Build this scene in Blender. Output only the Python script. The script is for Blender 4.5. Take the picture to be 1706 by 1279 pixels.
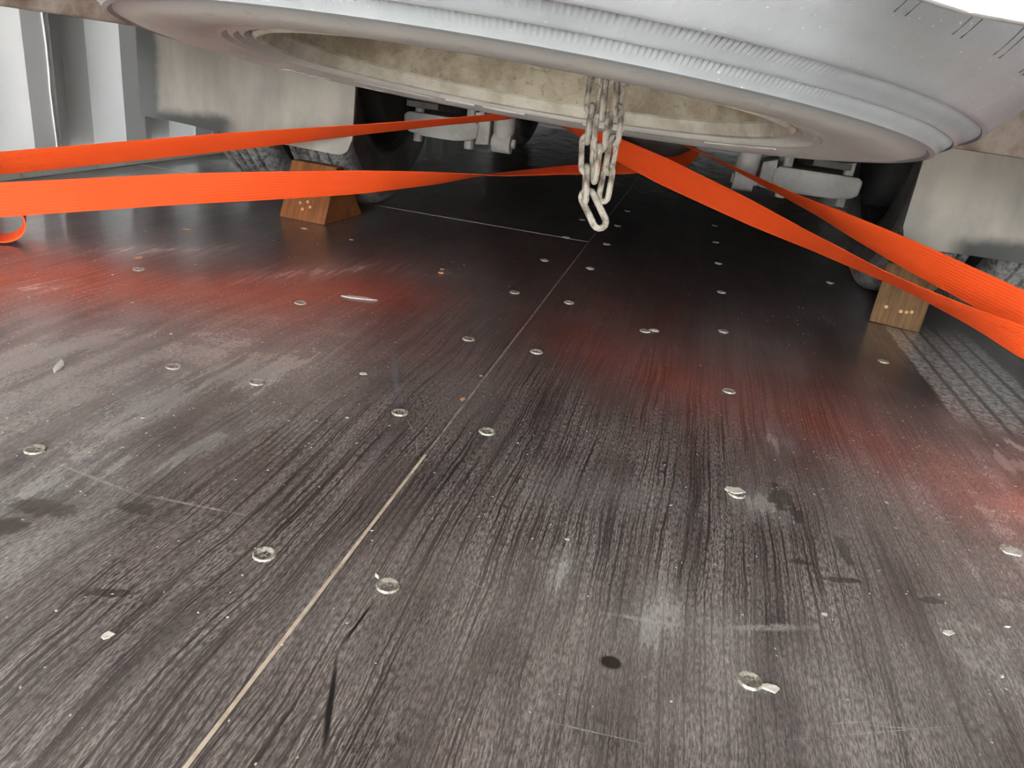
import bpy, bmesh, math, random
from mathutils import Vector, Matrix, noise as mnoise
for o in list(bpy.data.objects): bpy.data.objects.remove(o)
scn = bpy.context.scene
COL = scn.collection
random.seed(7)
PI = math.pi

# ------------------------------------------------------------------ camera
def make_camera():
    yaw, pitch, roll, F, H = .1842, -.3974, .1335, 1250.0, .345
    f = Vector((-math.sin(yaw)*math.cos(pitch), math.cos(yaw)*math.cos(pitch), math.sin(pitch)))
    r = Vector((math.cos(yaw), math.sin(yaw), 0)); u = r.cross(f)
    r2 = math.cos(roll)*r + math.sin(roll)*u
    u2 = -math.sin(roll)*r + math.cos(roll)*u
    cam = bpy.data.cameras.new('camera'); co = bpy.data.objects.new('camera', cam); COL.objects.link(co)
    m = Matrix((r2, u2, -f)).transposed().to_4x4(); m.translation = (0, 0, H)
    co.matrix_world = m
    cam.sensor_width = 36; cam.sensor_fit = 'HORIZONTAL'; cam.lens = 36*F/1706
    cam.clip_start = .01; cam.clip_end = 200
    scn.camera = co
make_camera()

# ------------------------------------------------------------------ world: bright overcast sky
w = bpy.data.worlds.new('overcast_sky'); scn.world = w; w.use_nodes = True
bg = w.node_tree.nodes['Background']
bg.inputs[0].default_value = (.92, .97, 1.0, 1); bg.inputs[1].default_value = 3.0
scn.view_settings.view_transform = 'Standard'; scn.view_settings.look = 'None'
scn.view_settings.gamma = 1; scn.view_settings.use_curve_mapping = False
scn.view_settings.exposure = 2.75

# high sun from the right, over the container: it lights the ground outside the open door, never the inside
sl = bpy.data.lights.new('sun', 'SUN'); sl.energy = 34; sl.angle = math.radians(1.0); sl.color = (1, .96, .90)
so_ = bpy.data.objects.new('sun', sl); COL.objects.link(so_); so_.location = (6, 3, 8)
so_.rotation_euler = Vector((-.80, -.22, -.95)).to_track_quat('-Z', 'Y').to_euler()

# ------------------------------------------------------------------ node helper
class NT:
    def __init__(s, name):
        s.m = bpy.data.materials.new(name); s.m.use_nodes = True
        s.t = s.m.node_tree; s.n = s.t.nodes; s.l = s.t.links
        s.b = s.n['Principled BSDF']
    def new(s, typ, **kw):
        n = s.n.new(typ)
        for k, v in kw.items(): setattr(n, k, v)
        return n
    def put(s, sock, v):
        if v is None: return
        if hasattr(v, 'node'): s.l.new(v, sock)
        elif isinstance(v, (tuple, list)) and sock.type == 'RGBA' and len(v) == 3: sock.default_value = (*v, 1)
        else: sock.default_value = v
    def math(s, op, a, b=None, c=None, clamp=False):
        n = s.new('ShaderNodeMath', operation=op, use_clamp=clamp)
        s.put(n.inputs[0], a); s.put(n.inputs[1], b); s.put(n.inputs[2], c); return n.outputs[0]
    def vmath(s, op, a, b=None):
        n = s.new('ShaderNodeVectorMath', operation=op)
        s.put(n.inputs[0], a); s.put(n.inputs[1], b)
        return n.outputs['Value'] if op in ('LENGTH', 'DOT_PRODUCT') else n.outputs[0]
    def noise(s, vec, scale=1, detail=2, rough=.5, dist=0):
        n = s.new('ShaderNodeTexNoise'); s.put(n.inputs['Vector'], vec)
        n.inputs['Scale'].default_value = scale; n.inputs['Detail'].default_value = detail
        n.inputs['Roughness'].default_value = rough; n.inputs['Distortion'].default_value = dist
        return n.outputs['Fac']
    def ramp(s, v, a, b, lo=0., hi=1., smooth=True):
        n = s.new('ShaderNodeMapRange', interpolation_type='SMOOTHSTEP' if smooth else 'LINEAR')
        s.put(n.inputs['Value'], v); s.put(n.inputs['From Min'], a); s.put(n.inputs['From Max'], b)
        s.put(n.inputs['To Min'], lo); s.put(n.inputs['To Max'], hi); return n.outputs[0]
    def mix(s, f, a, b):
        n = s.new('ShaderNodeMix', data_type='RGBA'); s.put(n.inputs[0], f)
        s.put(n.inputs[6], a); s.put(n.inputs[7], b); return n.outputs[2]
    def mixf(s, f, a, b):
        n = s.new('ShaderNodeMix', data_type='FLOAT'); s.put(n.inputs[0], f)
        s.put(n.inputs[2], a); s.put(n.inputs[3], b); return n.outputs[0]
    def sep(s, v):
        n = s.new('ShaderNodeSeparateXYZ'); s.put(n.inputs[0], v); return n.outputs
    def comb(s, x, y, z=0.):
        n = s.new('ShaderNodeCombineXYZ'); s.put(n.inputs[0], x); s.put(n.inputs[1], y); s.put(n.inputs[2], z); return n.outputs[0]
    def pos(s): return s.new('ShaderNodeNewGeometry').outputs['Position']
    def obj(s): return s.new('ShaderNodeTexCoord').outputs['Object']
    def uv(s): return s.new('ShaderNodeTexCoord').outputs['UV']
    def bump(s, h, strength=.3, dist=.002, normal=None):
        n = s.new('ShaderNodeBump'); n.inputs['Strength'].default_value = strength
        n.inputs['Distance'].default_value = dist; s.put(n.inputs['Height'], h)
        if normal is not None: s.put(n.inputs['Normal'], normal)
        return n.outputs[0]
    def out(s, col=None, rough=None, metal=None, nrm=None, spec=None):
        s.put(s.b.inputs['Base Color'], col); s.put(s.b.inputs['Roughness'], rough)
        s.put(s.b.inputs['Metallic'], metal); s.put(s.b.inputs['Normal'], nrm)
        s.put(s.b.inputs['Specular IOR Level'], spec); return s.m

def dusty(name, base, dust, scale=14, lo=.35, hi=.62, rough=.8, bump=.15, bscale=160, metal=0., spec=.3):
    t = NT(name); p = t.obj()
    f = t.ramp(t.noise(p, scale, 6, .62), lo, hi)
    fine = t.noise(p, bscale, 4, .6)
    c = t.mix(f, base, dust)
    c = t.mix(t.ramp(fine, .55, .75, 0, .35), c, tuple(x*.6 for x in dust))
    return t.out(c, rough, metal, t.bump(fine, bump, .002), spec)

# ------------------------------------------------------------------ mesh helpers
class MB:
    def __init__(s): s.v = []; s.f = []; s.uv = None
    def add(s, vs, fs):
        k = len(s.v); s.v += [tuple(v) for v in vs]; s.f += [tuple(i+k for i in f) for f in fs]; return s
    def box(s, x0, x1, y0, y1, z0, z1):
        return s.add([(x0,y0,z0),(x1,y0,z0),(x1,y1,z0),(x0,y1,z0),(x0,y0,z1),(x1,y0,z1),(x1,y1,z1),(x0,y1,z1)],
                     [(0,3,2,1),(4,5,6,7),(0,1,5,4),(1,2,6,5),(2,3,7,6),(3,0,4,7)])
    def prism(s, poly, axis, a, b):
        # poly of 2-D points in the plane normal to axis ('x','y','z'), extruded a..b
        def P(p, t):
            return {'x': (t, p[0], p[1]), 'y': (p[0], t, p[1]), 'z': (p[0], p[1], t)}[axis]
        n = len(poly)
        vs = [P(p, a) for p in poly] + [P(p, b) for p in poly]
        fs = [tuple(range(n))[::-1], tuple(range(n, 2*n))] + [(i, (i+1) % n, (i+1) % n+n, i+n) for i in range(n)]
        return s.add(vs, fs)
    def tube(s, pts, rad, seg=8, closed=False, caps=True):
        pts = [Vector(p) for p in pts]; n = len(pts)
        rs = rad if isinstance(rad, (list, tuple)) else [rad]*n
        up = None; vs = []; fs = []
        for i in range(n):
            if closed: t = pts[(i+1) % n]-pts[i-1]
            else: t = pts[min(i+1, n-1)]-pts[max(i-1, 0)]
            t.normalize()
            if up is None:
                up = Vector((0,0,1)) if abs(t.z) < .9 else Vector((1,0,0))
            x = t.cross(up).normalized(); up = x.cross(t).normalized()
            for k in range(seg):
                a = 2*PI*k/seg
                vs.append(pts[i]+rs[i]*(math.cos(a)*x+math.sin(a)*up))
        m = n if closed else n-1
        for i in range(m):
            j = (i+1) % n
            for k in range(seg):
                l = (k+1) % seg
                fs.append((i*seg+k, i*seg+l, j*seg+l, j*seg+k))
        if caps and not closed:
            fs.append(tuple(range(seg))[::-1]); fs.append(tuple((n-1)*seg+k for k in range(seg)))
        return s.add(vs, fs)
    def lathe(s, prof, seg=48, closed=False, fn=None):
        # profile (r, z) about local z
        n = len(prof); vs = []; fs = []
        for k in range(seg):
            a = 2*PI*k/seg
            for i, (r, z) in enumerate(prof):
                if fn: r, z = fn(k, i, r, z)
                vs.append((r*math.cos(a), r*math.sin(a), z))
        for k in range(seg):
            l = (k+1) % seg
            for i in range(n if closed else n-1):
                j = (i+1) % n
                fs.append((k*n+i, l*n+i, l*n+j, k*n+j))
        return s.add(vs, fs)
    def xform(s, m, start=0):
        s.v[start:] = [tuple(m @ Vector(v)) for v in s.v[start:]]; return s
    def mesh(s, name, mat=None, smooth=False, bevel=0):
        me = bpy.data.meshes.new(name); me.from_pydata(s.v, [], s.f); me.update()
        bm = bmesh.new(); bm.from_mesh(me); bmesh.ops.recalc_face_normals(bm, faces=bm.faces)
        if bevel: bmesh.ops.bevel(bm, geom=list(bm.edges), offset=bevel, segments=2, affect='EDGES', profile=.6)
        bm.to_mesh(me); bm.free()
        if mat: me.materials.append(mat)
        if smooth:
            me.polygons.foreach_set('use_smooth', [True]*len(me.polygons))
            try: me.set_sharp_from_angle(angle=math.radians(40))
            except Exception: pass
        return me
    def obj(s, name, mat, parent=None, smooth=False, bevel=0):
        return link(name, s.mesh(name, mat, smooth, bevel), parent)

def link(name, me, parent=None, mw=None):
    o = bpy.data.objects.new(name, me); COL.objects.link(o)
    if parent is not None:
        o.parent = parent; o.matrix_parent_inverse = WORLD[parent.name].inverted()
    if mw is not None: o.matrix_basis = mw
    WORLD[o.name] = mw.copy() if mw is not None else Matrix.Identity(4)
    return o
WORLD = {}
def tag(o, label=None, cat=None, group=None, kind=None):
    if label: o['label'] = label
    if cat: o['category'] = cat
    if group: o['group'] = group
    if kind: o['kind'] = kind
    return o
def empty(name, loc, label, cat, group=None, mw=None):
    o = bpy.data.objects.new(name, None); COL.objects.link(o); o.empty_display_size = .05
    m = mw if mw is not None else Matrix.Translation(loc)
    o.matrix_world = m; WORLD[o.name] = m.copy()
    return tag(o, label, cat, group)

# ================================================================== materials
def floor_material():
    t = NT('phenolic_plywood'); p = t.pos(); X, Y, _ = t.sep(p)
    flat = t.comb(X, Y, 0.)
    left = t.math('LESS_THAN', X, -.185)
    # --- wood grain telegraphing through the film: lines along y, warped by slow noise
    wl = t.noise(t.comb(t.math('MULTIPLY', X, 3.2), t.math('MULTIPLY', Y, 2.2), 3.), 1, 2, .5)
    wr = t.noise(t.comb(t.math('MULTIPLY', X, 4.), t.math('MULTIPLY', Y, 1.3), 9.), 1, 2, .5)
    wob = t.noise(t.comb(t.math('MULTIPLY', X, 40.), t.math('MULTIPLY', Y, 22.), 5.), 1, 2, .5)
    warp = t.mixf(left, t.math('MULTIPLY', wr, .05), t.math('MULTIPLY', wl, .075))
    xw = t.math('ADD', t.math('ADD', X, warp), t.math('MULTIPLY', wob, .0045))
    g1 = t.noise(t.comb(t.math('MULTIPLY', xw, 330.), t.math('MULTIPLY', Y, 2.8), 0.), 1, 2, .6)
    g2 = t.noise(t.comb(t.math('MULTIPLY', xw, 900.), t.math('MULTIPLY', Y, 150.), 4.), 1, 3, .65)
    gl = t.ramp(t.math('ABSOLUTE', t.math('SUBTRACT', g1, .5)), .0, .16, 1., 0.)
    speck = t.noise(flat, 650, 3, .7)
    # --- dust film: broad, uneven
    n1 = t.noise(flat, 3.1, 5, .6); n2 = t.noise(t.vmath('ADD', flat, (7., 3., 0.)), 11, 5, .65)
    streak = t.noise(t.comb(t.math('MULTIPLY', xw, 28.), t.math('MULTIPLY', Y, 4.5), 2.), 1, 4, .6)
    wob2 = t.noise(t.vmath('ADD', flat, (1., 5., 0.)), 26, 4, .65)
    def blob(cx, cy, ang, lx, ly, soft=.6, k=.7, src=None):
        m = t.new('ShaderNodeMapping', vector_type='TEXTURE')
        t.put(m.inputs['Vector'], flat); m.inputs['Location'].default_value = (cx, cy, 0)
        m.inputs['Rotation'].default_value = (0, 0, math.radians(ang)); m.inputs['Scale'].default_value = (lx, ly, 1)
        r = t.vmath('LENGTH', m.outputs[0])
        r = t.math('ADD', r, t.math('MULTIPLY', t.math('SUBTRACT', src or wob2, .5), k))
        return t.ramp(r, 1., 1.-soft, 0., 1.)
    rag = t.noise(t.vmath('ADD', flat, (3., 8., 0.)), 75, 5, .7)
    gst = t.noise(t.comb(t.math('MULTIPLY', xw, 90.), t.math('MULTIPLY', Y, 9.), 6.), 1, 5, .65)
    def drk(*a): return blob(*a[:5], .35, 2.4, rag)
    def smr(*a): return blob(*a[:5], 1.3, 2.6, gst)
    def mx(*a):
        r = a[0]
        for b in a[1:]: r = t.math('MAXIMUM', r, b)
        return r
    def seg(x0, y0, x1, y1, wdt, soft=.7, k=1.4):
        L = math.hypot(x1-x0, y1-y0)
        return blob((x0+x1)/2, (y0+y1)/2, math.degrees(math.atan2(y1-y0, x1-x0)), L/2*1.08, wdt, soft, k, src=n2)
    # broad dusty regions (where the film is coated) ...
    dl = t.math('MULTIPLY', blob(-.60, .56, 58, .66, .30, .9, .8), 1.2)
    dr = t.math('MULTIPLY', blob(.44, .70, 70, .46, .30, .9, .8), 1.15)
    db = t.math('MULTIPLY', blob(.12, .42, 10, .34, .14, .9, .9), .55)
    dust = t.math('MULTIPLY', mx(dl, dr, db), t.ramp(streak, .3, .72, .25, 1.))
    dust = t.math('ADD', dust, t.ramp(n1, .46, .75, 0., .35))
    # pale rubbed smears
    smear = mx(smr(-.445, .62, 80, .20, .045), smr(-.405, .69, 78, .13, .032), smr(-.37, .53, 80, .11, .03), smr(-.43, .42, 70, .13, .05),
               smr(-.80, .80, 60, .09, .05), smr(-.62, .66, 70, .12, .04), smr(-.03, .475, 88, .06, .018), smr(.16, .80, 80, .08, .03),
               smr(.13, .655, 75, .06, .045), smr(-.55, 1.10, 60, .2, .06), smr(-.80, 1.06, 50, .16, .06), smr(.04, .44, 84, .05, .03), smr(.43, .875, -40, .06, .035), smr(.46, .93, -50, .06, .02))
    smear = t.math('MAXIMUM', smear, t.math('MULTIPLY', mx(smr(.0, .61, 20, .13, .06), smr(-.40, .30, 80, .2, .07), smr(.27, .5, 60, .2, .08)), .45))
    # small wet or clean patches with own shapes, then one broad darker patch
    dark = mx(drk(-.415, .395, 10, .030, .012), drk(-.355, .421, 10, .020, .008), drk(-.425, .358, 60, .034, .014), drk(.148, .672, 95, .030, .013), drk(.160, .645, 100, .022, .007),
              drk(.186, .553, 15, .018, .004), drk(.253, .554, 20, .012, .005), drk(.158, .566, 5, .014, .004), drk(-.31, .333, 20, .020, .005), drk(.195, .60, 95, .03, .006),
              blob(.41, 1.08, -50, .26, .07, .6, .5))
    hole = blob(.016, .392, 0, .0085, .007, .35, .3)
    scr = mx(seg(-.466, .452, -.36, .436, .0022), seg(-.37, .438, -.262, .447, .0020), seg(-.232, .668, -.205, .630, .0007, .8, .2),
             seg(-.206, .632, -.190, .590, .0007, .8, .2), seg(.065, .446, .165, .486, .0042, .9, 2.2), seg(.00, .438, .07, .447, .003, .9, 2.2),
             seg(.126, .452, .130, .418, .0010, .8, .5), seg(.145, .386, .185, .404, .0007, .9, .8), seg(.11, .36, .25, .425, .0006, .9, 1.),
             seg(-.145, .38, -.155, .345, .0012, .8, .7), seg(-.12, .445, -.06, .425, .0006, .9, .7), seg(.17, .395, .225, .41, .0008, .9, .8),
             seg(.05, .34, .18, .30, .0006, .9, 1.), seg(-.02, .33, .05, .335, .0007, .9, 1.))
    scuff = mx(blob(-.282, .766, 114, .105, .0062, .8, .5), t.math('MULTIPLY', blob(-.226, .60, 97, .075, .008, .95, .8), .4))
    crack = mx(seg(-.147, .398, -.150, .335, .0016, .6, .4), seg(-.150, .340, -.122, .262, .0026, .6, .4), seg(-.124, .27, -.10, .18, .003, .6, .4))
    # tyre track printed in dust in front of the right hand wheels
    tx = t.math('DIVIDE', t.math('SUBTRACT', t.math('ADD', X, t.math('MULTIPLY', t.math('SUBTRACT', rag, .5), .010)), .392), .165)
    inx = t.math('MULTIPLY', t.ramp(t.math('ADD', tx, t.math('MULTIPLY', t.math('SUBTRACT', n2, .5), .12)), 0., .06), t.ramp(tx, 1., .9))
    iny = t.math('MULTIPLY', t.ramp(t.math('ADD', Y, t.math('MULTIPLY', X, .35)), 1.10, 1.17), t.ramp(Y, 1.5, 1.36))
    ribs = t.ramp(t.math('ABSOLUTE', t.math('SUBTRACT', t.math('FRACT', t.math('MULTIPLY', tx, 5.)), .5)), .34, .44, 1., .12)
    track = t.math('MULTIPLY', t.math('MULTIPLY', inx, iny), t.math('MULTIPLY', ribs, t.ramp(t.noise(flat, 110, 5, .75), .38, .62, .12, 1.)))
    # --- compose
    film = t.mix(t.ramp(n2, .3, .7), (.026, .0185, .0175), (.060, .042, .039))
    ridge = t.mix(t.ramp(n1, .3, .7), (.38, .32, .305), (.54, .47, .45))
    shade_fade = t.ramp(t.math('ADD', Y, t.math('MULTIPLY', t.math('SUBTRACT', n1, .5), .5)), .50, 1.25, 1., .3)  # grain and dust faded with depth: shade under the truck put into colour
    shade_fade = t.math('MAXIMUM', shade_fade, t.math('MULTIPLY', mx(dl, dr), .9))
    lines = t.math('MULTIPLY', t.math('MULTIPLY', gl, shade_fade), t.ramp(g2, .38, .62, .12, 1.))
    c = t.mix(t.math('MULTIPLY', lines, t.ramp(streak, .25, .7, .25, .95)), film, ridge)
    c = t.mix(t.math('MULTIPLY', t.math('MULTIPLY', t.ramp(speck, .58, .74), .5), shade_fade), c, (.52, .48, .465))
    dm = t.math('MULTIPLY', t.math('MULTIPLY', t.math('MINIMUM', dust, 1.), shade_fade), t.ramp(g2, .25, .7, .3, 1.))
    c = t.mix(t.math('MULTIPLY', dm, .74), c, (.50, .465, .45))
    c = t.mix(t.math('MULTIPLY', smear, t.math('MULTIPLY', t.ramp(streak, .25, .7, .4, 1.), t.ramp(g2, .3, .65, .25, .75))), c, (.60, .61, .60))
    c = t.mix(t.math('MULTIPLY', dark, .72), c, (.028, .019, .015))
    c = t.mix(t.math('MULTIPLY', scuff, .55), c, (.20, .215, .27))
    c = t.mix(t.math('MULTIPLY', track, .95), c, (.62, .60, .58))
    c = t.mix(t.math('MULTIPLY', scr, t.math('MULTIPLY', t.ramp(speck, .35, .6, .15, 1.), t.ramp(rag, .35, .6, .2, 1.))), c, (.52, .50, .48))
    c = t.mix(crack, c, (.008, .006, .006)); c = t.mix(hole, c, (.012, .007, .006))
    # gloss: bare film is shiny, dust dulls it; the strip along the left wall is clean
    clean = t.math('MULTIPLY', t.ramp(t.math('ADD', X, t.math('MULTIPLY', n2, .05)), -.86, -.96), t.ramp(t.math('ADD', Y, t.math('MULTIPLY', n2, .06)), .99, 1.03))
    rg = t.math('ADD', .20, t.math('MULTIPLY', dm, .12)); rg = t.math('ADD', rg, t.math('MULTIPLY', smear, .10))
    rg = t.math('ADD', rg, t.math('MULTIPLY', t.math('SUBTRACT', n2, .5), .12))
    rg = t.mixf(dark, rg, .16); rg = t.mixf(blob(.392, .765, 10, .045, .020, .4, 1.2), rg, .03); rg = t.mixf(clean, rg, .10)
    h = t.math('ADD', t.math('MULTIPLY', gl, .6), t.math('MULTIPLY', speck, .35))
    h = t.math('SUBTRACT', h, t.math('MULTIPLY', mx(crack, hole), 3.))
    h = t.math('MULTIPLY', h, t.mixf(clean, 1., .12))
    t.b.inputs['Coat Weight'].default_value = 1.; t.put(t.b.inputs['Coat Roughness'], rg); t.b.inputs['Coat IOR'].default_value = 1.6
    t.put(t.b.inputs['Coat Normal'], t.bump(h, .06, .0009))
    return t.out(c, .42, 0., t.bump(h, .25, .0009), .9)

def wall_material():
    t = NT('painted_steel_wall'); p = t.pos(); X, Y, Z = t.sep(p)
    n = t.noise(p, 6, 4, .6); st = t.noise(t.comb(t.math('MULTIPLY', Y, 60.), t.math('MULTIPLY', Z, 2.), 0.), 1, 3, .6)
    c = t.mix(n, (.80, .80, .795), (.86, .86, .855)); c = t.mix(t.ramp(st, .6, .8, 0, .3), c, (.62, .62, .61))
    return t.out(c, .42, 0., t.bump(n, .03, .001), .4)

def strap_material():
    t = NT('orange_webbing'); u = t.uv(); U, V, _ = t.sep(u)
    # u along (metres), v across 0..1
    rib = t.math('SINE', t.math('MULTIPLY', V, 2*PI*11))
    weave = t.math('SINE', t.math('ADD', t.math('MULTIPLY', U, 2*PI*420), t.math('MULTIPLY', rib, 1.2)))
    h = t.math('ADD', t.math('MULTIPLY', rib, .6), t.math('MULTIPLY', weave, .25))
    st = t.math('MULTIPLY', t.math('GREATER_THAN', rib, .93), t.math('GREATER_THAN', t.math('FRACT', t.math('MULTIPLY', U, 210.)), .55))
    n = t.noise(t.obj(), 9, 3)
    c = t.mix(n, (.93, .088, .012), (1., .115, .020)); c = t.mix(t.ramp(rib, -.4, -1., 0, .25), c, (.62, .04, .006))
    c = t.mix(t.math('MULTIPLY', st, .25), c, (.5, .03, .005))
    return t.out(c, .62, 0., t.bump(h, .35, .0008), .3)

def tyre_material():
    # grey road dust on black rubber
    t = NT('dusty_rubber'); p = t.obj()
    n = t.noise(p, 9, 6, .6); f = t.noise(p, 120, 4, .65); s = t.noise(p, 420, 2, .5)
    X, Y, Z = t.sep(p); r = t.vmath('LENGTH', t.comb(X, Y, 0.))
    low = t.math('MULTIPLY', t.ramp(t.math('ADD', r, t.math('MULTIPLY', n, .012)), .314, .292), t.ramp(Z, 0., -.02))
    c = t.mix(t.ramp(n, .3, .7), (.235, .245, .25), (.31, .32, .325))
    c = t.mix(low, c, t.mix(t.ramp(n, .3, .7), (.50, .475, .435), (.62, .59, .54)))
    c = t.mix(t.ramp(f, .56, .75, 0, .4), c, (.24, .235, .225))
    c = t.mix(t.ramp(s, .70, .78, 0, .8), c, (.62, .60, .57))
    return t.out(c, .5, 0., t.bump(f, .18, .0012), .5)

def road_tyre_material():
    t = NT('worn_road_tyre'); p = t.obj(); X, Y, Z = t.sep(p)
    n = t.noise(p, 10, 6, .65); f = t.noise(p, 90, 4, .7)
    r = t.vmath('LENGTH', t.comb(X, Y, 0.))
    sh = t.math('MULTIPLY', t.ramp(r, .285, .315), t.ramp(t.math('ADD', f, t.math('MULTIPLY', n, .6)), .62, .95))
    c = t.mix(t.ramp(n, .35, .7), (.085, .082, .078), (.165, .158, .15))
    c = t.mix(sh, c, (.40, .39, .375))
    return t.out(c, .72, 0., t.bump(f, .25, .0015), .3)

def flap_material(name, xlim):
    # black rubber flap under a pale coat of dried mud, rubbed bare along the lower outer corner
    t = NT(name); p = t.obj(); X, Y, Z = t.sep(p)
    n = t.noise(p, 7, 5, .6); d = t.noise(t.comb(t.math('MULTIPLY', X, 9.), 0., t.math('MULTIPLY', Z, 3.)), 1, 4, .6); f = t.noise(p, 140, 3, .6)
    e = t.math('MINIMUM', t.math('SUBTRACT', X, 0.), Z)      # object space: bare towards the outer and lower edges
    # outer edge: local |x| from centre; lower edge: local z
    outer = t.ramp(t.math('ADD', X, t.math('MULTIPLY', t.math('SUBTRACT', n, .5), .05)), -.185, -.205)
    low = t.math('MULTIPLY', t.ramp(t.math('ADD', Z, t.math('MULTIPLY', t.math('SUBTRACT', n, .5), .05)), .040, .018), t.ramp(t.math('ADD', X, t.math('MULTIPLY', n, .06)), xlim, xlim-.05))
    bare = t.math('MAXIMUM', outer, low)
    c = t.mix(t.ramp(d, .3, .7), (.215, .193, .165), (.33, .298, .255)); c = t.mix(t.ramp(n, .45, .7, 0, .55), c, (.185, .178, .165))
    c = t.mix(t.ramp(f, .6, .75, 0, .25), c, (.2, .19, .18)); c = t.mix(t.math('MULTIPLY', bare, .93), c, (.045, .047, .045))
    return t.out(c, t.mixf(bare, .75, .42), 0., t.bump(n, .25, .006), .35)

def rim_material():
    t = NT('rust_brown_rim'); p = t.obj()
    n = t.noise(p, 18, 7, .7); f = t.noise(p, 130, 4, .7)
    c = t.mix(t.ramp(n, .35, .65), (.25, .20, .135), (.44, .39, .30)); c = t.mix(t.ramp(f, .55, .72, 0, .6), c, (.15, .105, .06))
    return t.out(c, .75, .0, t.bump(f, .3, .0015), .3)

def wood_material(name, a, b, seed):
    t = NT(name); p = t.obj(); X, Y, Z = t.sep(p)
    n = t.noise(t.comb(t.math('MULTIPLY', X, 120.), t.math('MULTIPLY', Y, 9.), t.math('ADD', t.math('MULTIPLY', Z, 9.), seed)), 1, 4, .6)
    k = t.noise(p, 30, 4, .6)
    c = t.mix(t.ramp(n, .3, .7), a, b); c = t.mix(t.ramp(k, .52, .7, 0, .5), c, tuple(x*.45 for x in a))
    return t.out(c, .7, 0., t.bump(n, .25, .001), .3)

M = dict(floor=floor_material(), wall=wall_material(), strap=strap_material(), tyre=tyre_material(), road=road_tyre_material(),
         flap=flap_material('dusty_mud_flap', .02), flap_r=flap_material('dusty_mud_flap_bare_hem', .20), rim=rim_material(),
         chassis=dusty('chassis_grime', (.045, .04, .036), (.11, .10, .09), 9),
         spring=dusty('dusty_spring_steel', (.30, .28, .255), (.42, .40, .365), 12, bump=.1),
         flange=dusty('tan_rim_flange', (.40, .36, .285), (.56, .52, .44), 30, bump=.3),
         rust=dusty('rusty_steel_bar', (.08, .05, .036), (.17, .135, .11), 16, metal=0.),
         chain=dusty('dirty_galvanised_chain', (.15, .115, .085), (.42, .375, .315), 110, .36, .58, .65, .6, 600),
         white=dusty('white_bumper_paint', (.72, .72, .70), (.60, .60, .58), 8, .5, .8, .45, .05),
         dark=dusty('dark_underbody', (.02, .02, .02), (.05, .047, .045), 6),
         screw=dusty('zinc_floor_screw', (.55, .54, .47), (.26, .24, .19), 260, .4, .6, .38, .4, 700, metal=.35, spec=.5),
         filler=dusty('tan_joint_sealant', (.46, .36, .26), (.60, .52, .42), 60, rough=.8),
         grey_joint=dusty('grey_joint_dirt', (.20, .18, .165), (.34, .31, .29), 90, rough=.8),
         rail=dusty('pale_floor_rail', (.70, .71, .66), (.45, .44, .39), 22, .55, .75),
         ceilm=dusty('container_ceiling_paint', (.5, .5, .49), (.42, .42, .41), 5),
         ground=dusty('pale_concrete_ground', (.56, .54, .50), (.48, .46, .43), 1.5, rough=.9),
         sub=dusty('steel_cross_member', (.03, .03, .03), (.06, .06, .055), 8),
         chip_w=dusty('pale_paint_flake', (.74, .72, .64), (.58, .56, .50), 200, rough=.6),
         chip_o=dusty('orange_wood_splinter', (.62, .30, .13), (.74, .47, .25), 200, rough=.7),
         chip_b=dusty('bright_dust_grain', (.62, .60, .57), (.75, .73, .70), 300, rough=.7),
         chock_l=wood_material('red_brown_timber', (.17, .055, .018), (.30, .11, .035), 2.),
         chock_r=wood_material('brown_timber', (.10, .052, .02), (.21, .115, .048), 5.),
         steel=dusty('galvanised_steel', (.30, .30, .30), (.42, .42, .41), 30, metal=.5))

# ================================================================== the container
XW0, XW1, YD, YE, ZC = -1.41, .98, -4.4, 5.25, 2.39
floor = MB().box(XW0-.02, XW1+.02, YD, YE+.02, -.15, -.0282).obj('floor', M['sub']); tag(floor, 'dark plywood container floor with screws and dusty tyre track', kind='structure')
XJ = -.185
for x0, x1, y0, y1 in ((-1.372, XJ-.0012, YD, -.692), (XJ+.0012, .945, YD, -.292), (-1.372, XJ-.0012, -.690, 1.7065), (-1.372, XJ-.0012, 1.7085, 4.10), (-1.372, XJ-.0012, 4.102, YE),
                       (XJ+.0012, .945, -.290, 2.70), (XJ+.0012, .945, 2.702, YE)):
    bmx = MB().box(x0, x1, y0, y1, -.028, 0); bmx.obj('plywood_panel', M['floor'], floor, bevel=.0006)
MB().box(XJ-.0014, XJ+.0014, YD, .60, -.02, -.0001).obj('joint_filler', M['filler'], floor)['label'] = 'tan sealant strip in the near plywood joint'
MB().box(XJ-.0012, XJ+.0012, .60, YE, -.02, -.0001).obj('joint_filler', M['grey_joint'], floor)
MB().box(-1.372, XJ-.0012, 1.7060, 1.7090, -.02, .0003).obj('joint_filler', M['filler'], floor)
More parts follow.
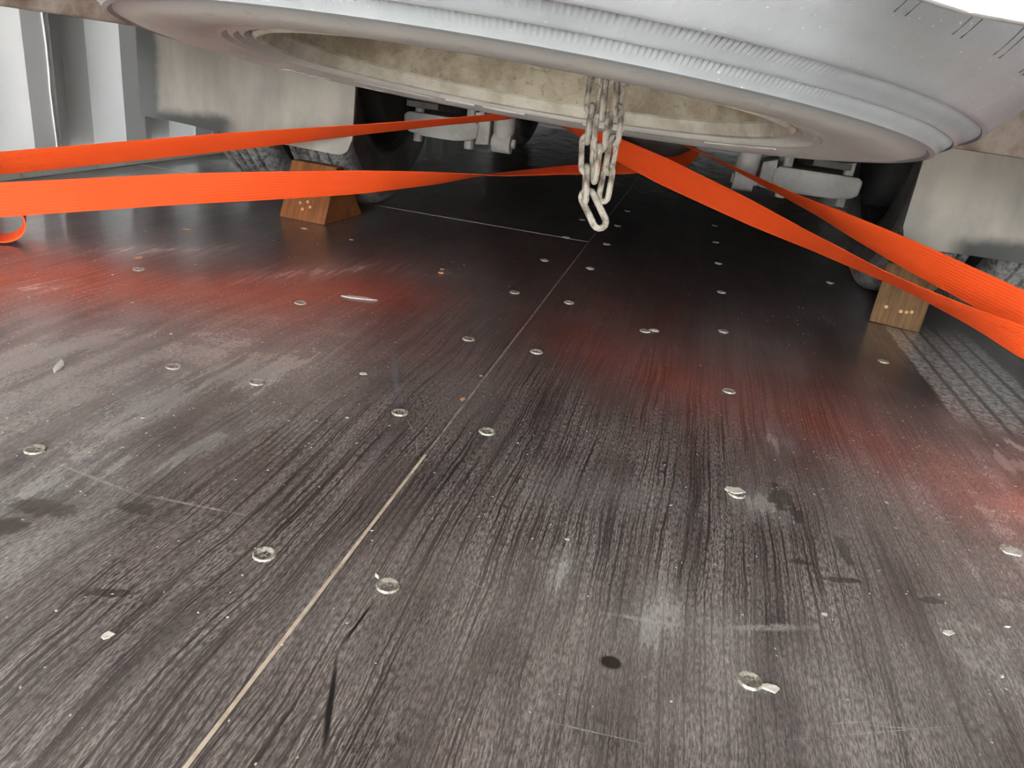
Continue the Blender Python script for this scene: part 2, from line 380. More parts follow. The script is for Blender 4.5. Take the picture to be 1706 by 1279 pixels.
# floor screws
def screw_mesh():
    b = MB().lathe([(.0, -.0012), (.0030, -.0010), (.0058, .0002), (.0068, .0010), (.0078, .0010), (.0086, 0.), (.0086, -.004)], 14)
    for a in (0, PI/2):
        k = len(b.v); b.box(-.0034, .0034, -.0006, .0006, -.0012, -.0003); b.xform(Matrix.Rotation(a+.4, 4, 'Z'), k)
    return b.mesh('floor_screw', M['screw'], smooth=True)
sm = screw_mesh()
SCREWS = []
for r in range(0, 8):
    y = .409+.261*r
    for x in (-.239, -.145): SCREWS.append((x, y))
    if r not in (1,): SCREWS.append((.107, y))
    if r in (1, 3, 5): SCREWS.append((.348, y))
SCREWS += [(-.484, .462), (-.498, .663), (-.494, .938), (-.761, .942), (-.401, .670), (-.012, 1.118), (.107, .661)]
for i, (x, y) in enumerate(SCREWS):
    o = link('floor_screw', sm, floor, Matrix.Translation((x+random.uniform(-.002, .002), y+random.uniform(-.003, .003), .0004)) @ Matrix.Rotation(random.random()*6, 4, 'Z') @ Matrix.Rotation(random.uniform(-.05, .05), 4, 'X'))

def corrugated(name, x, sgn, y0, y1, z0, z1):
    # trapezoidal corrugation along y; inner flat at x, outer flat at x - sgn*0.036
    ys = []; d = .036; base = 1.416-.284*23
    k = 0
    while True:
        yy = base+.284*k
        for dy, off in ((0, 0), (.074, 0), (.142, 1), (.216, 1)):
            ys.append((yy+dy, x-sgn*d*off))
        k += 1
        if yy > y1+.3: break
    ys = [q for q in ys if y0 <= q[0] <= y1]
    b = MB(); n = len(ys); vs = []
    for t_ in (0, .002):
        for yy, xx in ys: vs += [(xx-sgn*t_, yy, z0), (xx-sgn*t_, yy, z1)]
    fs = []
    for i in range(n-1):
        fs.append((2*i, 2*i+2, 2*i+3, 2*i+1)); q = 2*n
        fs.append((q+2*i, q+2*i+1, q+2*i+3, q+2*i+2))
        fs.append((2*i, q+2*i, q+2*i+2, 2*i+2)); fs.append((2*i+1, 2*i+3, q+2*i+3, q+2*i+1))
    fs.append((0, 1, 2*n+1, 2*n)); e = 2*n-2; fs.append((e, 2*n+e, 2*n+e+1, e+1))
    b.add(vs, fs); o = b.obj(name, M['wall']); tag(o, kind='structure'); return o
wl = corrugated('wall_left', -1.376, 1, YD, YE, .0, ZC)
wl['label'] = 'white corrugated steel wall left of the truck'
wr = corrugated('wall_right', .962, -1, YD, YE, .0, ZC)
tag(MB().box(XW0-.02, XW1+.02, YE, YE+.04, -.0, ZC).obj('wall_back', M['wall']), 'closed steel end of the container', kind='structure')
tag(MB().box(XW0-.02, XW1+.02, YD, YE+.04, ZC, ZC+.03).obj('ceiling', M['ceilm']), 'steel roof of the container', kind='structure')
tr = MB().box(-1.3755, -1.352, YD, YE, .0003, .020).obj('trim_1', M['rail'], bevel=.002); tag(tr, 'pale steel rail along the foot of the left wall', kind='structure')
tr = MB().box(.938, .9615, YD, YE, .0003, .020).obj('trim_2', M['rail'], bevel=.002); tag(tr, 'pale steel rail along the foot of the right wall', kind='structure')
sb = MB()
pts = [(-1.3745, 1.474+.0015*math.sin(k*1.7), .02+k*.05) for k in range(0, 48)]
sb.tube(pts, .0022, 6); tag(sb.obj('trim_3', M['white'], smooth=True), 'thin white weld bead running up the left wall', kind='structure')
tag(MB().box(-60, 60, -80, YD-.003, -.30, -.16).obj('ground', M['ground']), 'pale concrete ground outside the container door', kind='structure')

# ================================================================== spare wheel (slung flat under the tail)
SC = Vector((-.139, .654, .4055))
Rsp = Matrix.Translation(SC) @ Matrix.Rotation(.018, 4, 'Y') @ Matrix.Rotation(-.112, 4, 'X')
spare = empty('spare_wheel', SC, 'dusty grey spare wheel slung flat beneath the truck tail', 'wheel', mw=Rsp)
def local(parent, b, name, mat, smooth=True):
    # mesh given in the parent's own space
    me = b.mesh(name, mat, smooth); o = bpy.data.objects.new(name, me); COL.objects.link(o); o.parent = parent
    WORLD[o.name] = WORLD[parent.name].copy(); return o
TP = [(.2140, .058), (.2143, .0745), (.2165, .0775), (.219, .0800), (.2225, .0785), (.226, .0818), (.2300, .0805), (.234, .0832), (.238, .0822),
      (.246, .0848), (.258, .0866), (.272, .0875), (.284, .0870), (.294, .0852), (.3005, .0832), (.3030, .0848), (.3060, .0840), (.3072, .0806), (.3130, .0752), (.3145, .0772), (.3168, .0760), (.3180, .0726),
      (.3265, .0676), (.3282, .0696), (.3308, .0684), (.3330, .0642), (.3420, .0560), (.3500, .0460), (.3560, .0325), (.3590, .012)]
NS = 1320
prof = [(r, -h) for r, h in TP] + [(r, h) for r, h in TP[::-1]]
SER = {17: .0009, 18: .0009, 21: .0009, 22: .0009}
def serr(k, i, r, z):
    if i in SER and k % 2:
        return r+SER[i]*.7, z-SER[i]*.8
    return r, z
def sipes(k, i, r, z): return serr(k, i, r, z)
tb = MB().lathe(prof, NS, closed=False, fn=sipes)
ty = local(spare, tb, 'tyre', M['tyre'])
# slanted shoulder cuts: paired thin slots cut across the tread shoulder
sp = MB()
nb = 54
for k in range(nb):
    for d in (0, .020):
        a = 2*PI*k/nb+d
        v = []
        H3 = ((.0485, .3484), (.0410, .3524), (.0325, .3562), (.0200, .3581))
        for j, (h, rr) in enumerate(H3):
            for dr in (.0004, -.003):
                for da in (0, .0009):
                    aa = a+.011*j+da; v.append(((rr+dr)*math.cos(aa), (rr+dr)*math.sin(aa), -h))
        fs_ = [(0, 1, 3, 2), (12, 14, 15, 13)]
        for j in range(3):
            q = j*4
            fs_ += [(q, q+4, q+5, q+1), (q+2, q+3, q+7, q+6), (q, q+2, q+6, q+4), (q+1, q+5, q+7, q+3)]
        sp.add(v, fs_)
so = local(ty, sp, 'shoulder_sipe', M['chassis'], False); so['kind'] = 'stuff'
# raised mould marks and lettering bars on the sidewall
def mould(a0, a1, r0, r1, h=.0975, t=.0016):
    mk = MB(); n = max(2, int((a1-a0)/.02)); vs = []; fs = []
    for j in range(n+1):
        a = a0+(a1-a0)*j/n
        for r, z in ((r0, -h+t), (r0, -h-t*.6), (r1, -h-t*.6), (r1, -h+t)): vs.append((r*math.cos(a), r*math.sin(a), z))
    for j in range(n):
        for q in range(4): fs.append((j*4+q, j*4+(q+1) % 4, j*4+4+(q+1) % 4, j*4+4+q))
    fs += [(0, 1, 2, 3), (n*4+3, n*4+2, n*4+1, n*4)]
    mk.add(vs, fs); local(ty, mk, 'sidewall_mark', M['tyre'])
for a0, a1, r0, r1 in ((1.78, 1.98, .236, .243), (1.80, 1.88, .246, .251), (2.02, 2.16, .237, .242), (2.2, 2.6, .243, .2455), (1.3, 1.5, .240, .243), (.5, .9, .243, .2455),
                       (1.72, 1.76, .246, .253), (2.66, 2.69, .262, .272), (2.71, 2.74, .262, .272), (2.77, 2.80, .262, .272), (2.83, 2.86, .262, .272), (2.40, 2.44, .264, .270), (2.46, 2.50, .264, .270)):
    mould(a0, a1, r0, r1, h=.0838 if r0 < .25 else .0868)
rf = MB().lathe([(.2138, -.0700), (.2135, -.0785), (.2105, -.0806), (.2065, -.0792), (.2045, -.0735), (.2035, -.0690), (.2025, -.0690), (.2040, -.0640)], 96)
local(spare, rf, 'rim_flange', M['flange'])
rb = MB().lathe([(.2038, -.0700), (.2015, -.0600), (.1990, -.0540), (.192, -.0460), (.187, -.022), (.178, -.012), (.174, .012), (.170, .030), (.150, .042), (.118, .046), (.085, .040), (.080, .048),
                 (.086, .052), (.12, .056), (.155, .050), (.190, .03), (.203, .06), (.212, .080)], 96)
rm = local(spare, rb, 'rim', M['rim'])
for k in range(6):
    a = 2*PI*k/6+.3
    nbm = MB().lathe([(0, .036), (.009, .036), (.011, .040), (.011, .052), (0, .052)], 6)
    nbm.xform(Matrix.Translation((.102*math.cos(a), .102*math.sin(a), 0)))
    local(rm, nbm, 'stud', M['rim'], False)
pl = MB().box(-.14, .14, -.03, .03, .036, .044); local(spare, pl, 'carrier_bar', M['rust'], False)

# ================================================================== hoist chain
ch = empty('hoist_chain', (-.072, .648, .44), 'dirty steel chain hanging doubled below the spare wheel', 'chain')
def link_mesh():
    b = MB(); L, Wd, rad = .0138, .0047, .0025; pts = []
    for j in range(7):
        a = PI*j/6; pts.append((Wd*math.cos(a), 0, L*.72+Wd*math.sin(a)))
    for j in range(7):
        a = PI+PI*j/6; pts.append((Wd*math.cos(a), 0, -L*.72+Wd*math.sin(a)))
    return b.tube(pts, rad, 8, closed=True).mesh('chain_link', M['chain'], smooth=True)
lm = link_mesh()
def strand(pts, twist0, step=.0242):
    # place links along a polyline, alternately turned a quarter
    pts = [Vector(p) for p in pts]; segs = [(pts[i], pts[i+1]) for i in range(len(pts)-1)]
    tot = sum((b-a).length for a, b in segs); n = int(round(tot/step)); step = tot/n
    for k in range(n):
        s = (k+.5)*step; acc = 0
        for a, b in segs:
            l = (b-a).length
            if s <= acc+l: break
            acc += l
        c = a+(b-a)*((s-acc)/l); d = (a-b).normalized()
        q = Vector((0, 0, 1)).rotation_difference(d).to_matrix().to_4x4()
        link('chain_link', lm, ch, Matrix.Translation(c) @ q @ Matrix.Rotation(twist0+(PI/2 if k % 2 else 0)+random.uniform(-.2, .2), 4, 'Z'))
strand([(-.086, .648, .440), (-.086, .648, .345), (-.085, .646, .300), (-.080, .644, .262), (-.0765, .644, .251)], .35)
strand([(-.068, .653, .440), (-.067, .653, .345), (-.064, .651, .295), (-.064, .648, .262), (-.066, .647, .253)], 1.2)
strand([(-.077, .640, .440), (-.077, .640, .345), (-.074, .639, .300), (-.073, .638, .268)], 1.9)
link('chain_link', lm, ch, Matrix.Translation((-.0702, .644, .2425)) @ Matrix.Rotation(-.62, 4, 'Y') @ Matrix.Rotation(.15, 4, 'Z') @ Matrix.Scale(1.15, 4))

# ================================================================== the truck
TX, AY, SY = -.15, 1.75, 1.84
truck = empty('truck', (TX, AY, 0), 'grey dusty light truck parked above, seen from beneath its tail', 'truck')
for s in (-1, 1):
    xr = TX+s*.36
    MB().add(*[[], []]).prism([(xr-s*.03, .50), (xr+s*.03, .50), (xr+s*.03, .506), (xr-s*.022, .506), (xr-s*.022, .654), (xr+s*.03, .654), (xr+s*.03, .66), (xr-s*.03, .66)], 'y', .34, 5.0).obj('chassis_rail', M['chassis'], truck)
for y in (.36, 1.12, 1.9, 2.9, 3.9): MB().box(TX-.338, TX+.338, y, y+.05, .53, .63).obj('cross_member', M['chassis'], truck)
MB().box(TX-.95, TX+.95, .34, 4.2, .74, .80).obj('bed_floor', M['chassis'], truck)
for y in (.4, .9, 1.4, 1.9, 2.4, 2.9, 3.4, 3.9): MB().box(TX-.93, TX+.93, y, y+.05, .66, .74).obj('bed_joist', M['chassis'], truck)
MB().box(TX-.95, TX+.95, .30, .34, .72, 1.14).obj('tailgate', M['spring'], truck)
for s in (-1, 1): MB().box(TX+s*.95-.02, TX+s*.95+.02, .34, 4.2, .72, 1.14).obj('bed_side', M['spring'], truck)
MB().box(TX-.85, TX+.85, 4.25, 5.1, .24, 1.95).obj('cab', M['dark'], truck, bevel=.05)  # unseen cab box, brought down low to block light off the end wall
MB().box(TX-.30, TX+.30, 3.3, 4.2, .20, .64).obj('engine_blocker', M['dark'], truck, bevel=.04)  # unseen, like the boxes below: added to block light off the end wall
MB().box(TX-.16, TX+.16, 2.75, 3.3, .26, .56).obj('gearbox_blocker', M['dark'], truck, bevel=.05)
MB().box(TX+.42, TX+.88, 2.5, 3.3, .26, .62).obj('fuel_tank_blocker', M['dark'], truck, bevel=.04)
MB().box(TX-.88, TX-.42, 2.6, 3.3, .24, .62).obj('battery_box_blocker', M['dark'], truck, bevel=.02)
MB().box(TX-.34, TX+.34, 2.45, 2.50, .24, .64).obj('blocker_panel', M['dark'], truck)  # unseen cross panel added to stop light showing beyond the axle
# axle
ax = MB().tube([(TX-.83, AY, .33), (TX+.83, AY, .33)], .048, 16).obj('axle', M['chassis'], truck, smooth=True)
df = MB().lathe([(0, -.105), (.05, -.10), (.10, -.07), (.125, -.02), (.13, .02), (.11, .07), (.07, .10), (.045, .16), (0, .165)], 28)
df.xform(Matrix.Translation((TX+.07, AY+.05, .325)) @ Matrix.Rotation(PI/2, 4, 'X') @ Matrix.Rotation(PI, 4, 'X'))
df.obj('differential', M['chassis'], truck, smooth=True)
MB().tube([(TX+.07, AY+.15, .35), (TX, 4.0, .52)], .035, 12).obj('propeller_shaft', M['chassis'], truck, smooth=True)
RP = [(.196, .07), (.205, .083), (.216, .086), (.222, .083), (.228, .087), (.25, .094), (.268, .093), (.272, .0955), (.285, .0935), (.289, .0955), (.300, .088), (.314, .081), (.324, .072), (.3285, .060), (.3295, .052),
      (.3225, .0495), (.3225, .0435), (.330, .041), (.3305, .020), (.3235, .0175), (.3235, .0115), (.3308, .009)]
RP = [(r, h*.78) for r, h in RP]
rprof = [(r, -h) for r, h in RP] + [(r, h) for r, h in RP[::-1]]
tm_ = MB().lathe(rprof, 72).mesh('tyre', M['road'], smooth=True)
rimr = [(.210, -.084), (.204, -.088), (.199, -.08), (.192, -.05), (.176, -.03), (.170, .0), (.150, .028), (.09, .034), (.085, .03), (0, .03), (0, .04), (.15, .04), (.19, .05), (.204, .088), (.210, .084)]
rme = MB().lathe([(r, h*.78) for r, h in rimr], 48).mesh('rim', M['dark'], smooth=True)
for s in (-1, 1):
    for c, yy in ((.610, AY), (.785, AY), (.70, 3.75)):  # last pair is unseen, added ahead to help block end-wall light
        mw = Matrix.Translation((TX+s*c, yy, .3295)) @ Matrix.Rotation(s*PI/2, 4, 'Y') @ Matrix.Rotation(random.random()*3, 4, 'Z')
        o = link('tyre', tm_, truck, mw)
        r_ = bpy.data.objects.new('rim', rme); COL.objects.link(r_); r_.parent = o
    # brake drum between spring and wheel
    b = MB().lathe([(0, -.05), (.15, -.05), (.16, -.045), (.16, .05), (0, .05)], 32); b.xform(Matrix.Translation((TX+s*.57, AY, .33)) @ Matrix.Rotation(PI/2, 4, 'Y')); b.obj('brake_drum', M['dark'], truck, smooth=True)
    # leaf spring: stack of curved leaves clamped on the axle
    xs = TX+s*.415; b = MB()
    for q in range(4):
        hl = .52-.09*q; zz = .270-.0135*q
        poly = []
        for j in range(9):
            yy = -hl+2*hl*j/8; poly.append((SY+yy, zz+.20*yy*yy+.0115))
        for j in range(9):
            yy = hl-2*hl*j/8; poly.append((SY+yy, zz+.20*yy*yy))
        b.prism(poly, 'x', xs-.035, xs+.035)
    ls = b.obj('leaf_spring', M['chassis'], truck)
    cl = MB().prism([(xs-.088, .186), (xs-.075, .178), (xs-.035, .172), (xs+.035, .172), (xs+.075, .178), (xs+.088, .186), (xs+.09, .214), (xs+.08, .222), (xs-.08, .222), (xs-.09, .214)], 'y', SY-.12, SY+.09)
    cl.obj('clamp_plate', M['spring'], ls, bevel=.005)
    for dx in (-.062, .062):
        for dy in (-.09, .06): MB().tube([(xs+dx, SY+dy, .157), (xs+dx, SY+dy, .30)], .0105, 8).obj('u_bolt', M['spring'], ls)
    # shock absorber: sleeve, eye and bracket inboard of the spring
    xk = TX+s*.27
    MB().tube([(xk, SY-.10, .19), (xk, SY-.10, .21), (xk+s*.004, SY-.09, .40), (xk+s*.01, SY-.02, .60)], [.021, .025, .025, .025], 16).obj('shock_absorber', M['spring'], truck, smooth=True)
    e = MB().lathe([(0, -.026), (.010, -.026), (.010, -.022), (.023, -.021), (.023, .021), (.010, .022), (.010, .03), (0, .03)], 16); e.xform(Matrix.Translation((xk, SY-.10, .183)) @ Matrix.Rotation(PI/2, 4, 'Y')); e.obj('shock_eye', M['spring'], truck, smooth=True)
    MB().prism([(xk+s*.03, .175), (xk+s*.062, .171), (xs-s*.085, .178), (xs-s*.085, .215), (xk+s*.06, .235), (xk+s*.03, .225)], 'y', SY-.115, SY-.02).obj('shock_bracket', M['spring'], truck, bevel=.004)
# mud flaps: thick rubber sheets hanging behind the twin wheels
def flap(cx, mirror):
    b = MB(); N, K = 60, 22; wdt = .234; th = .007; vs = []
    def outline(u, v):
        x = -wdt+2*wdt*u; zb = .0 + (.012*max(0, -x/wdt) if True else 0); z = zb+(.42-zb)*v
        rr = .03                                                       # rounded lower inner corner
        if x > wdt-rr and v < .5:
            dx = x-(wdt-rr); z = max(z, zb+rr-math.sqrt(max(0, rr*rr-dx*dx)))
        yb = .012*math.sin(u*5.+v*1.5)*(1-v) + .006*math.sin(u*11.)*(1-v)
        return x, yb, z
    for t_ in (0, th):
        for j in range(K+1):
            for i in range(N+1):
                x, y, z = outline(i/N, j/K); vs.append((x, y+t_, z))
    W_ = N+1; Q = W_*(K+1); fs = []
    for j in range(K):
        for i in range(N):
            a = j*W_+i; fs.append((a, a+1, a+W_+1, a+W_)); fs.append((Q+a, Q+a+W_, Q+a+W_+1, Q+a+1))
    for i in range(N): fs.append((i, Q+i, Q+i+1, i+1)); a = K*W_+i; fs.append((a, a+1, Q+a+1, Q+a))
    for j in range(K): a = j*W_; fs.append((a, a+W_, Q+a+W_, Q+a)); a = j*W_+N; fs.append((a, Q+a, Q+a+W_, a+W_))
    b.add(vs, fs); me = b.mesh('mud_flap', M['flap_r' if mirror else 'flap'], smooth=True)
    mw = Matrix.Translation((cx, 1.39, .150)) @ (Matrix.Scale(-1, 4, (1, 0, 0)) if mirror else Matrix.Identity(4))
    return link('mud_flap', me, truck, mw)
flap(TX-.706, False)['label'] = 'mud-caked flap in front of the left twin wheels'
flap(TX+.748, True)['label'] = 'mud-caked flap in front of the right twin wheels'
# low bars under the tail
b = MB().box(-.95, .95, -.02, .02, 0, .075); b.xform(Matrix.Translation((TX, 1.07, .324)) @ Matrix.Rotation(.010, 4, 'Y')); b.obj('underrun_bar', M['rust'], truck, bevel=.004)
for s in (-1, 1): MB().box(TX+s*.36-.015, TX+s*.36+.015, 1.055, 1.085, .39, .51).obj('bar_hanger', M['rust'], truck)
poly = [(.046, .412), (.050, .382), (.075, .3775), (.112, .3750), (.15, .3735), (.22, .375), (.30, .380), (.305, .412)]
MB().prism(poly, 'y', .286, .294).obj('bumper_lip', M['white'], truck, bevel=.002)
for x in (.08, .25): MB().box(x, x+.02, .287, .293, .41, .76).obj('lip_stay', M['chassis'], truck)

# ================================================================== orange lashing straps
def strap_mesh(name, pts, n=90, wdt=.05, th=.0022, K=6):
    # pts: (x,y,z,phi) ; phi = roll of the webbing about its own run, degrees
    P_ = [Vector(p[:3]) for p in pts]; ph = [p[3] for p in pts]
    L = [0]
    for i in range(1, len(P_)): L.append(L[-1]+(P_[i]-P_[i-1]).length)
    def at(s):
        for i in range(len(L)-1):
            if s <= L[i+1] or i == len(L)-2: break
        f = (s-L[i])/(L[i+1]-L[i]); g = f
        return P_[i].lerp(P_[i+1], f), ph[i]+(ph[i+1]-ph[i])*g
    vs = []; uvs = []
    for j in range(n+1):
        s = L[-1]*j/n; c, a = at(s); c0, _ = at(max(0, s-.01)); c1, _ = at(min(L[-1], s+.01))
        t = (c1-c0).normalized(); n1 = (Vector((0, 0, 1))-t*t.z).normalized(); n2 = t.cross(n1)
        a = math.radians(a); wd = math.cos(a)*n1+math.sin(a)*n2; nn = t.cross(wd)
        for side in (1, -1):
            for k in range(K+1):
                v = k/K if side == 1 else 1-k/K
                e = .35 if (k in (0, K)) else 1.
                vs.append(c+wd*(v-.5)*wdt+nn*side*th/2*e); uvs.append((s, v))
    R_ = 2*(K+1); fs = []
    for j in range(n):
        for k in range(R_):
            l = (k+1) % R_; fs.append((j*R_+k, j*R_+l, (j+1)*R_+l, (j+1)*R_+k))
    fs += [tuple(range(R_))[::-1], tuple(n*R_+k for k in range(R_))]
    me = bpy.data.meshes.new(name); me.from_pydata([tuple(v) for v in vs], [], fs); me.update()
    bm = bmesh.new(); bm.from_mesh(me); bmesh.ops.recalc_face_normals(bm, faces=bm.faces); ul = bm.loops.layers.uv.new('UVMap')
    bm.verts.ensure_lookup_table()
    for f in bm.faces:
        for lp in f.loops: lp[ul].uv = uvs[lp.vert.index]
    bm.to_mesh(me); bm.free(); me.materials.append(M['strap'])
    me.polygons.foreach_set('use_smooth', [True]*len(me.polygons))
    try: me.set_sharp_from_angle(angle=math.radians(50))
    except Exception: pass
    return me
def strap(label, pts, **kw):
    me = strap_mesh('webbing', pts, **kw); c = Vector(pts[0][:3])
    r = empty('lashing_strap', c, label, 'strap', 'orange lashing straps')
    link('webbing', me, r)
    e = MB(); p0 = Vector(pts[0][:3]); p1 = Vector(pts[1][:3]); d = (p0-p1).normalized()
    h = [p0-d*.01, p0+d*.004]
    q = Vector((0, 0, 1))
    e.tube([p0+q*.03, p0+d*.004+q*.022, p0+d*.012, p0+d*.004-q*.022, p0-q*.03], .004, 8)
    e.obj('hook', M['steel'], r, smooth=True)
    return r
s1 = strap('thin upper orange strap from left wall to behind the spare wheel', [(-1.335, .96, .045, 33), (-1.162, 1.117, .08, 36), (-.815, 1.267, .156, 47), (-.60, 1.36, .2029, 64), (-.459, 1.421, .2337, 71), (-.346, 1.47, .2583, 71), (-.256, 1.52, .2933, 69), (-.215, 1.60, .312, 78), (-.195, 1.70, .325, 88)])
s2 = strap('wide lower orange strap crossing in front of the left wooden chock', [(-1.335, .61, .035, -11), (-.984, .937, .068, -11), (-.811, 1.12, .0897, -9), (-.599, 1.34, .1092, 20), (-.463, 1.46, .1254, 55), (-.374, 1.54, .138, 86), (-.266, 1.63, .1541, 98), (-.138, 1.74, .1696, 113), (-.025, 1.82, .1939, 116), (-.004, 1.86, .2181, 100)])
s3 = strap('broad orange strap running behind the chain down to the right chock', [(.925, .60, .045, -21), (.445, 1.01, .11, -28), (.414, 1.04, .1157, -43), (.385, 1.069, .1211, -52), (.341, 1.112, .129, -59), (.306, 1.146, .1354, -61), (.285, 1.166, .1392, -58), (.246, 1.204, .1463, -52), (.206, 1.243, .1536, -47), (.162, 1.286, .1615, -37), (.115, 1.332, .1701, -26), (.043, 1.402, .1832, -16), (-.05, 1.493, .2002, -3), (-.129, 1.571, .2146, -15), (-.187, 1.627, .2252, -32), (-.282, 1.72, .2425, -58), (-.333, 1.765, .2537, -61), (-.345, 1.762, .279, -75)], n=160)
s4 = strap('upper right orange strap crossing in front of the right mud flap', [(.925, .72, .055, -2), (.47, 1.098, .13, -1), (.409, 1.179, .1431, -10), (.378, 1.221, .15, -14), (.329, 1.286, .1606, -24), (.281, 1.349, .1709, -36), (.248, 1.394, .1782, -46), (.221, 1.43, .184, -54), (.173, 1.494, .1944, -60), (.119, 1.566, .2061, -65), (.06, 1.644, .2189, -70), (-.019, 1.75, .236, -84), (-.048, 1.789, .2424, -84)], n=160)
# loose tail looped on the floor under the lower left strap
lp = []
for j in range(15):
    a = math.radians(-40+260*j/14)
    lp.append((-1.03+.050*math.sin(a)*.72, .955+.050*math.sin(a)*.68, .032-.030*math.cos(a), 0))
def loop_mesh():
    # webbing bent into an upright loop; width runs away from the viewer
    R0 = .030; b = MB(); vs = []; fs = []; ax_ = Vector((.72, .69, 0)); wd = Vector((-.69, .72, 0)); c = Vector((-1.005, .953, .0325))
    n = 24
    for j in range(n+1):
        a = math.radians(150-330*j/n); rr = R0
        for r_ in (rr, rr-.0022):
            q = c+ax_*(r_*1.1*math.cos(a))+Vector((0, 0, r_*math.sin(a)))
            vs += [q-wd*.025, q+wd*.025]
    for j in range(n):
        k = j*4
        fs += [(k, k+1, k+5, k+4), (k+2, k+6, k+7, k+3), (k, k+4, k+6, k+2), (k+1, k+3, k+7, k+5)]
    fs += [(0, 2, 3, 1), (n*4, n*4+1, n*4+3, n*4+2)]
    b.add(vs, fs); return b
me = loop_mesh().mesh('loose_tail', M['strap'], smooth=True); link('loose_tail', me, s2)
# wall rings that take the straps
for x, y, z, lb in ((-1.348, .95, .045, 'steel lashing ring on left wall taking the upper strap'), (-1.348, .60, .04, 'steel lashing ring on left wall taking the lower strap'),
                    (.935, .59, .045, 'steel lashing ring on right wall nearest the door'), (.935, .71, .055, 'steel lashing ring on right wall beyond the first')):
    b = MB(); b.tube([(x, y+.028*math.cos(2*PI*j/20), max(.006, z)+.028*math.sin(2*PI*j/20)+.004) for j in range(20)], .005, 8, closed=True)
    tag(b.obj('lashing_ring', M['steel'], smooth=True), lb, 'ring', 'wall lashing rings')

# ================================================================== timber wheel chocks
def chock(x0, x1, y0, prof, label, mat, rot=0.):
    r = empty('wheel_chock', ((x0+x1)/2, y0, 0), label, 'chock', 'timber wheel chocks')
    cx = (x0+x1)/2
    b = MB().prism([(p[0], p[1]) for p in prof], 'x', -(x1-x0)/2, (x1-x0)/2)
    me = b.mesh('block', mat, bevel=.002); mw = Matrix.Translation((cx, y0, 0)) @ Matrix.Rotation(rot, 4, 'Z')
    o = link('block', me, r, mw); return r, mw
nailm = MB().lathe([(0, .0016), (.0028, .0012), (.0034, 0), (.0034, -.003)], 8).mesh('nail_head', M['chip_o'])
r, mw = chock(-.800, -.695, 1.42, [(0, .0005), (.165, .0005), (.14, .030), (.071, .112), (.045, .112)], 'red-brown wedge cut timber chock at the left inner tyre', M['chock_l'], -.06)
for u, v in ((-.012, .30), (.004, .34), (.012, .26), (-.004, .2)):
    n_ = Matrix.Translation((u, .045*v-.0002, .112*v)) @ Matrix.Rotation(math.radians(68), 4, 'X'); link('nail_head', nailm, r, mw @ n_)
r, mw = chock(.372, .456, 1.42, [(0, .0005), (.15, .0005), (.13, .03), (.050, .110), (-.008, .112)], 'upright brown timber chock at the right inner tyre', M['chock_r'], -.27)
for u, v in ((-.022, .30), (.003, .28), (.020, .31), (.012, .29)):
    n_ = Matrix.Translation((u, -.008*v-.001, .112*v)) @ Matrix.Rotation(math.radians(95), 4, 'X'); link('nail_head', nailm, r, mw @ n_)

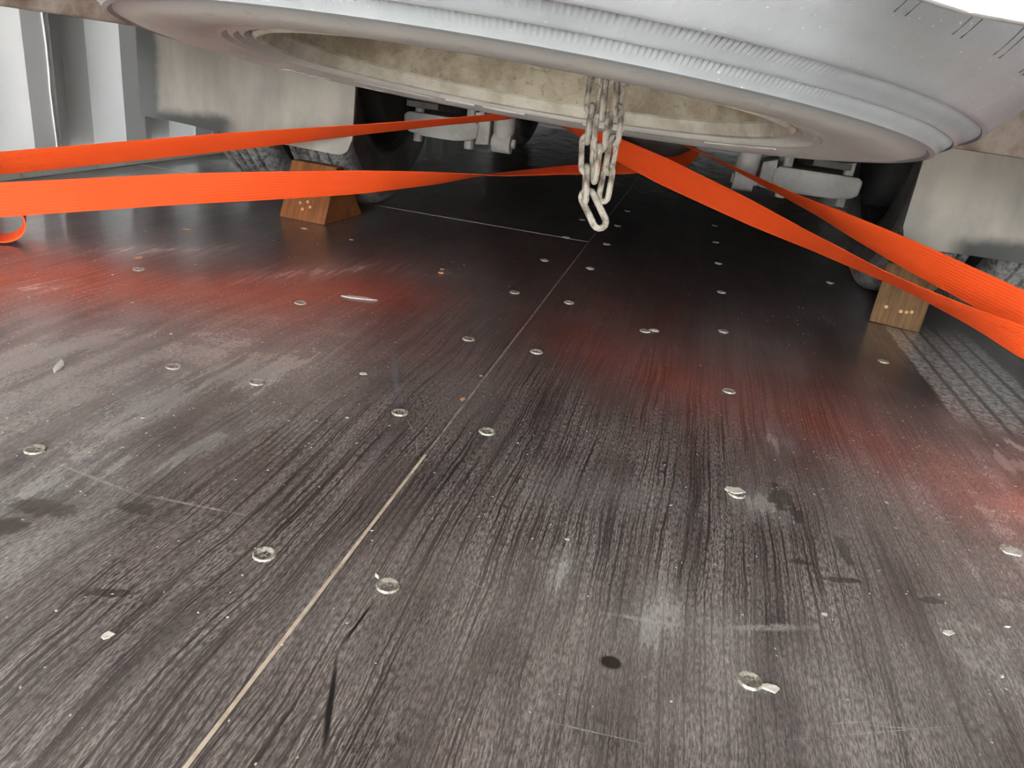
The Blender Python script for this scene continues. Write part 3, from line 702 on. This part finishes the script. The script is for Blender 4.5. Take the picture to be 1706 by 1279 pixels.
# ================================================================== litter on the floor
def flake(pts, th, name, mat, c, rot=0., tilt=0.):
    b = MB(); n = len(pts)
    vs = [(x, y, 0) for x, y in pts]+[(x*.93, y*.93, th*random.uniform(.7, 1.2)) for x, y in pts]
    b.add(vs, [tuple(range(n))[::-1], tuple(range(n, 2*n))]+[(i, (i+1) % n, (i+1) % n+n, i+n) for i in range(n)])
    me = b.mesh(name, mat)
    return link(name, me, None, Matrix.Translation((c[0], c[1], .0006)) @ Matrix.Rotation(rot, 4, 'Z') @ Matrix.Rotation(tilt, 4, 'X'))
def ragged(a, b, n=9, k=.3):
    return [(a*math.cos(2*PI*i/n)*random.uniform(1-k, 1+k), b*math.sin(2*PI*i/n)*random.uniform(1-k, 1+k)) for i in range(n)]
CH = [(-.434, 1.009, .024, .007, .2, 'w', 'large pale leaf-shaped paint flake on the left panel'),
      (-.593, .608, .004, .017, .5, 'w', 'pale slim paint flake lying on the red-tinted far left floor'),
      (.105, .664, .010, .006, .4, 'w', 'ragged pale flake covering a screw on the right panel'),
      (.352, .664, .011, .006, .5, 'w', 'pale flake beside the screw at the right edge'),
      (-.379, 1.225, .005, .004, 0, 'o', 'orange splinter ahead of the pale leaf-shaped flake'),
      (-.385, 1.25, .004, .003, 0, 'o', 'small orange splinter just beyond another orange splinter'),
      (-.190, .736, .0028, .0045, 0, 'o', 'yellow-orange grain lying beside the plywood joint'),
      (-.190, .811, .0022, .003, 0, 'o', 'small orange grain farther along the plywood joint'),
      (.000, 1.126, .008, .006, 0, 'w', 'bright oval flake beyond the reddish glow on the right panel'),
      (-.282, .301, .0036, .0032, 0, 'w', 'round white paint drop at the lower left of the floor'),
      (-.798, .995, .006, .007, 0, 'o', 'yellowish crumb beyond the leftmost floor screw'),
      (-.314, .747, .0045, .0035, 0, 'w', 'small white flake left of the blue scuff mark'),
      (-.281, .635, .002, .002, 0, 'w', 'tiny white crumb left of the scuffed floor screw'),
      (-.034, .516, .0022, .0016, 0, 'w', 'tiny white crumb in the middle of the right panel'),
      (.165, .500, .0024, .002, 0, 'w', 'tiny white crumb above the broken white scratch'),
      (.256, .515, .0045, .003, .6, 'w', 'white smudged crumb at the lower right of the floor'),
      (-.71, 1.36, .006, .004, 0, 'o', 'pinkish splinter lying just before the left chock'),
      (-.60, 1.34, .004, .004, 0, 'w', 'white crumb to the right of the left chock'),
      (-.86, 1.20, .008, .005, 0, 'o', 'orange crumb near the glossy strip by the wall'),
      (.1185, .4065, .0055, .004, .2, 'w', 'pale flake stuck to the nearest right-hand screw')]
for x, y, a, b_, rt, m_, lb in CH:
    o = flake(ragged(a, b_), min(a, b_, .004)*.22, 'paint_flake' if m_ == 'w' else 'wood_splinter', M['chip_w' if m_ == 'w' else 'chip_o'], (x, y), rt)
    tag(o, lb, 'flake' if m_ == 'w' else 'splinter', 'litter on the floor')
# pale torn wood edge near the right wheel track and beside the left wall
for pts, lb in (([(.415, .90), (.425, .885), (.44, .87), (.46, .875), (.452, .905), (.43, .925)], 0),):
    pass
b = MB(); rs = random.Random(3)
for _ in range(1500):
    if rs.random() < .55: x, y = rs.uniform(-.9, .5), rs.uniform(.2, 1.5)
    elif rs.random() < .5: x, y = rs.gauss(.33, .1), rs.gauss(.75, .15)
    else: x, y = rs.gauss(-.5, .16), rs.gauss(.6, .2)
    if not (-1.3 < x < .9 and .1 < y < 1.6): continue
    a = rs.uniform(.0003, .0009)*(1.8 if rs.random() < .06 else 1); an = rs.random()*6; lx = a*rs.uniform(.8, 2.4); h = a*.6
    c, s_ = math.cos(an), math.sin(an)
    q = [(lx, 0), (0, a), (-lx, 0), (0, -a)]
    b.add([(x+u*c-v*s_, y+u*s_+v*c, .0003) for u, v in q]+[(x, y, .0003+h)], [(0, 1, 4), (1, 2, 4), (2, 3, 4), (3, 0, 4), (3, 2, 1, 0)])
tag(b.obj('dust_grains', M['chip_b']), 'fine pale grit scattered over the plywood floor', 'grit', kind='stuff')
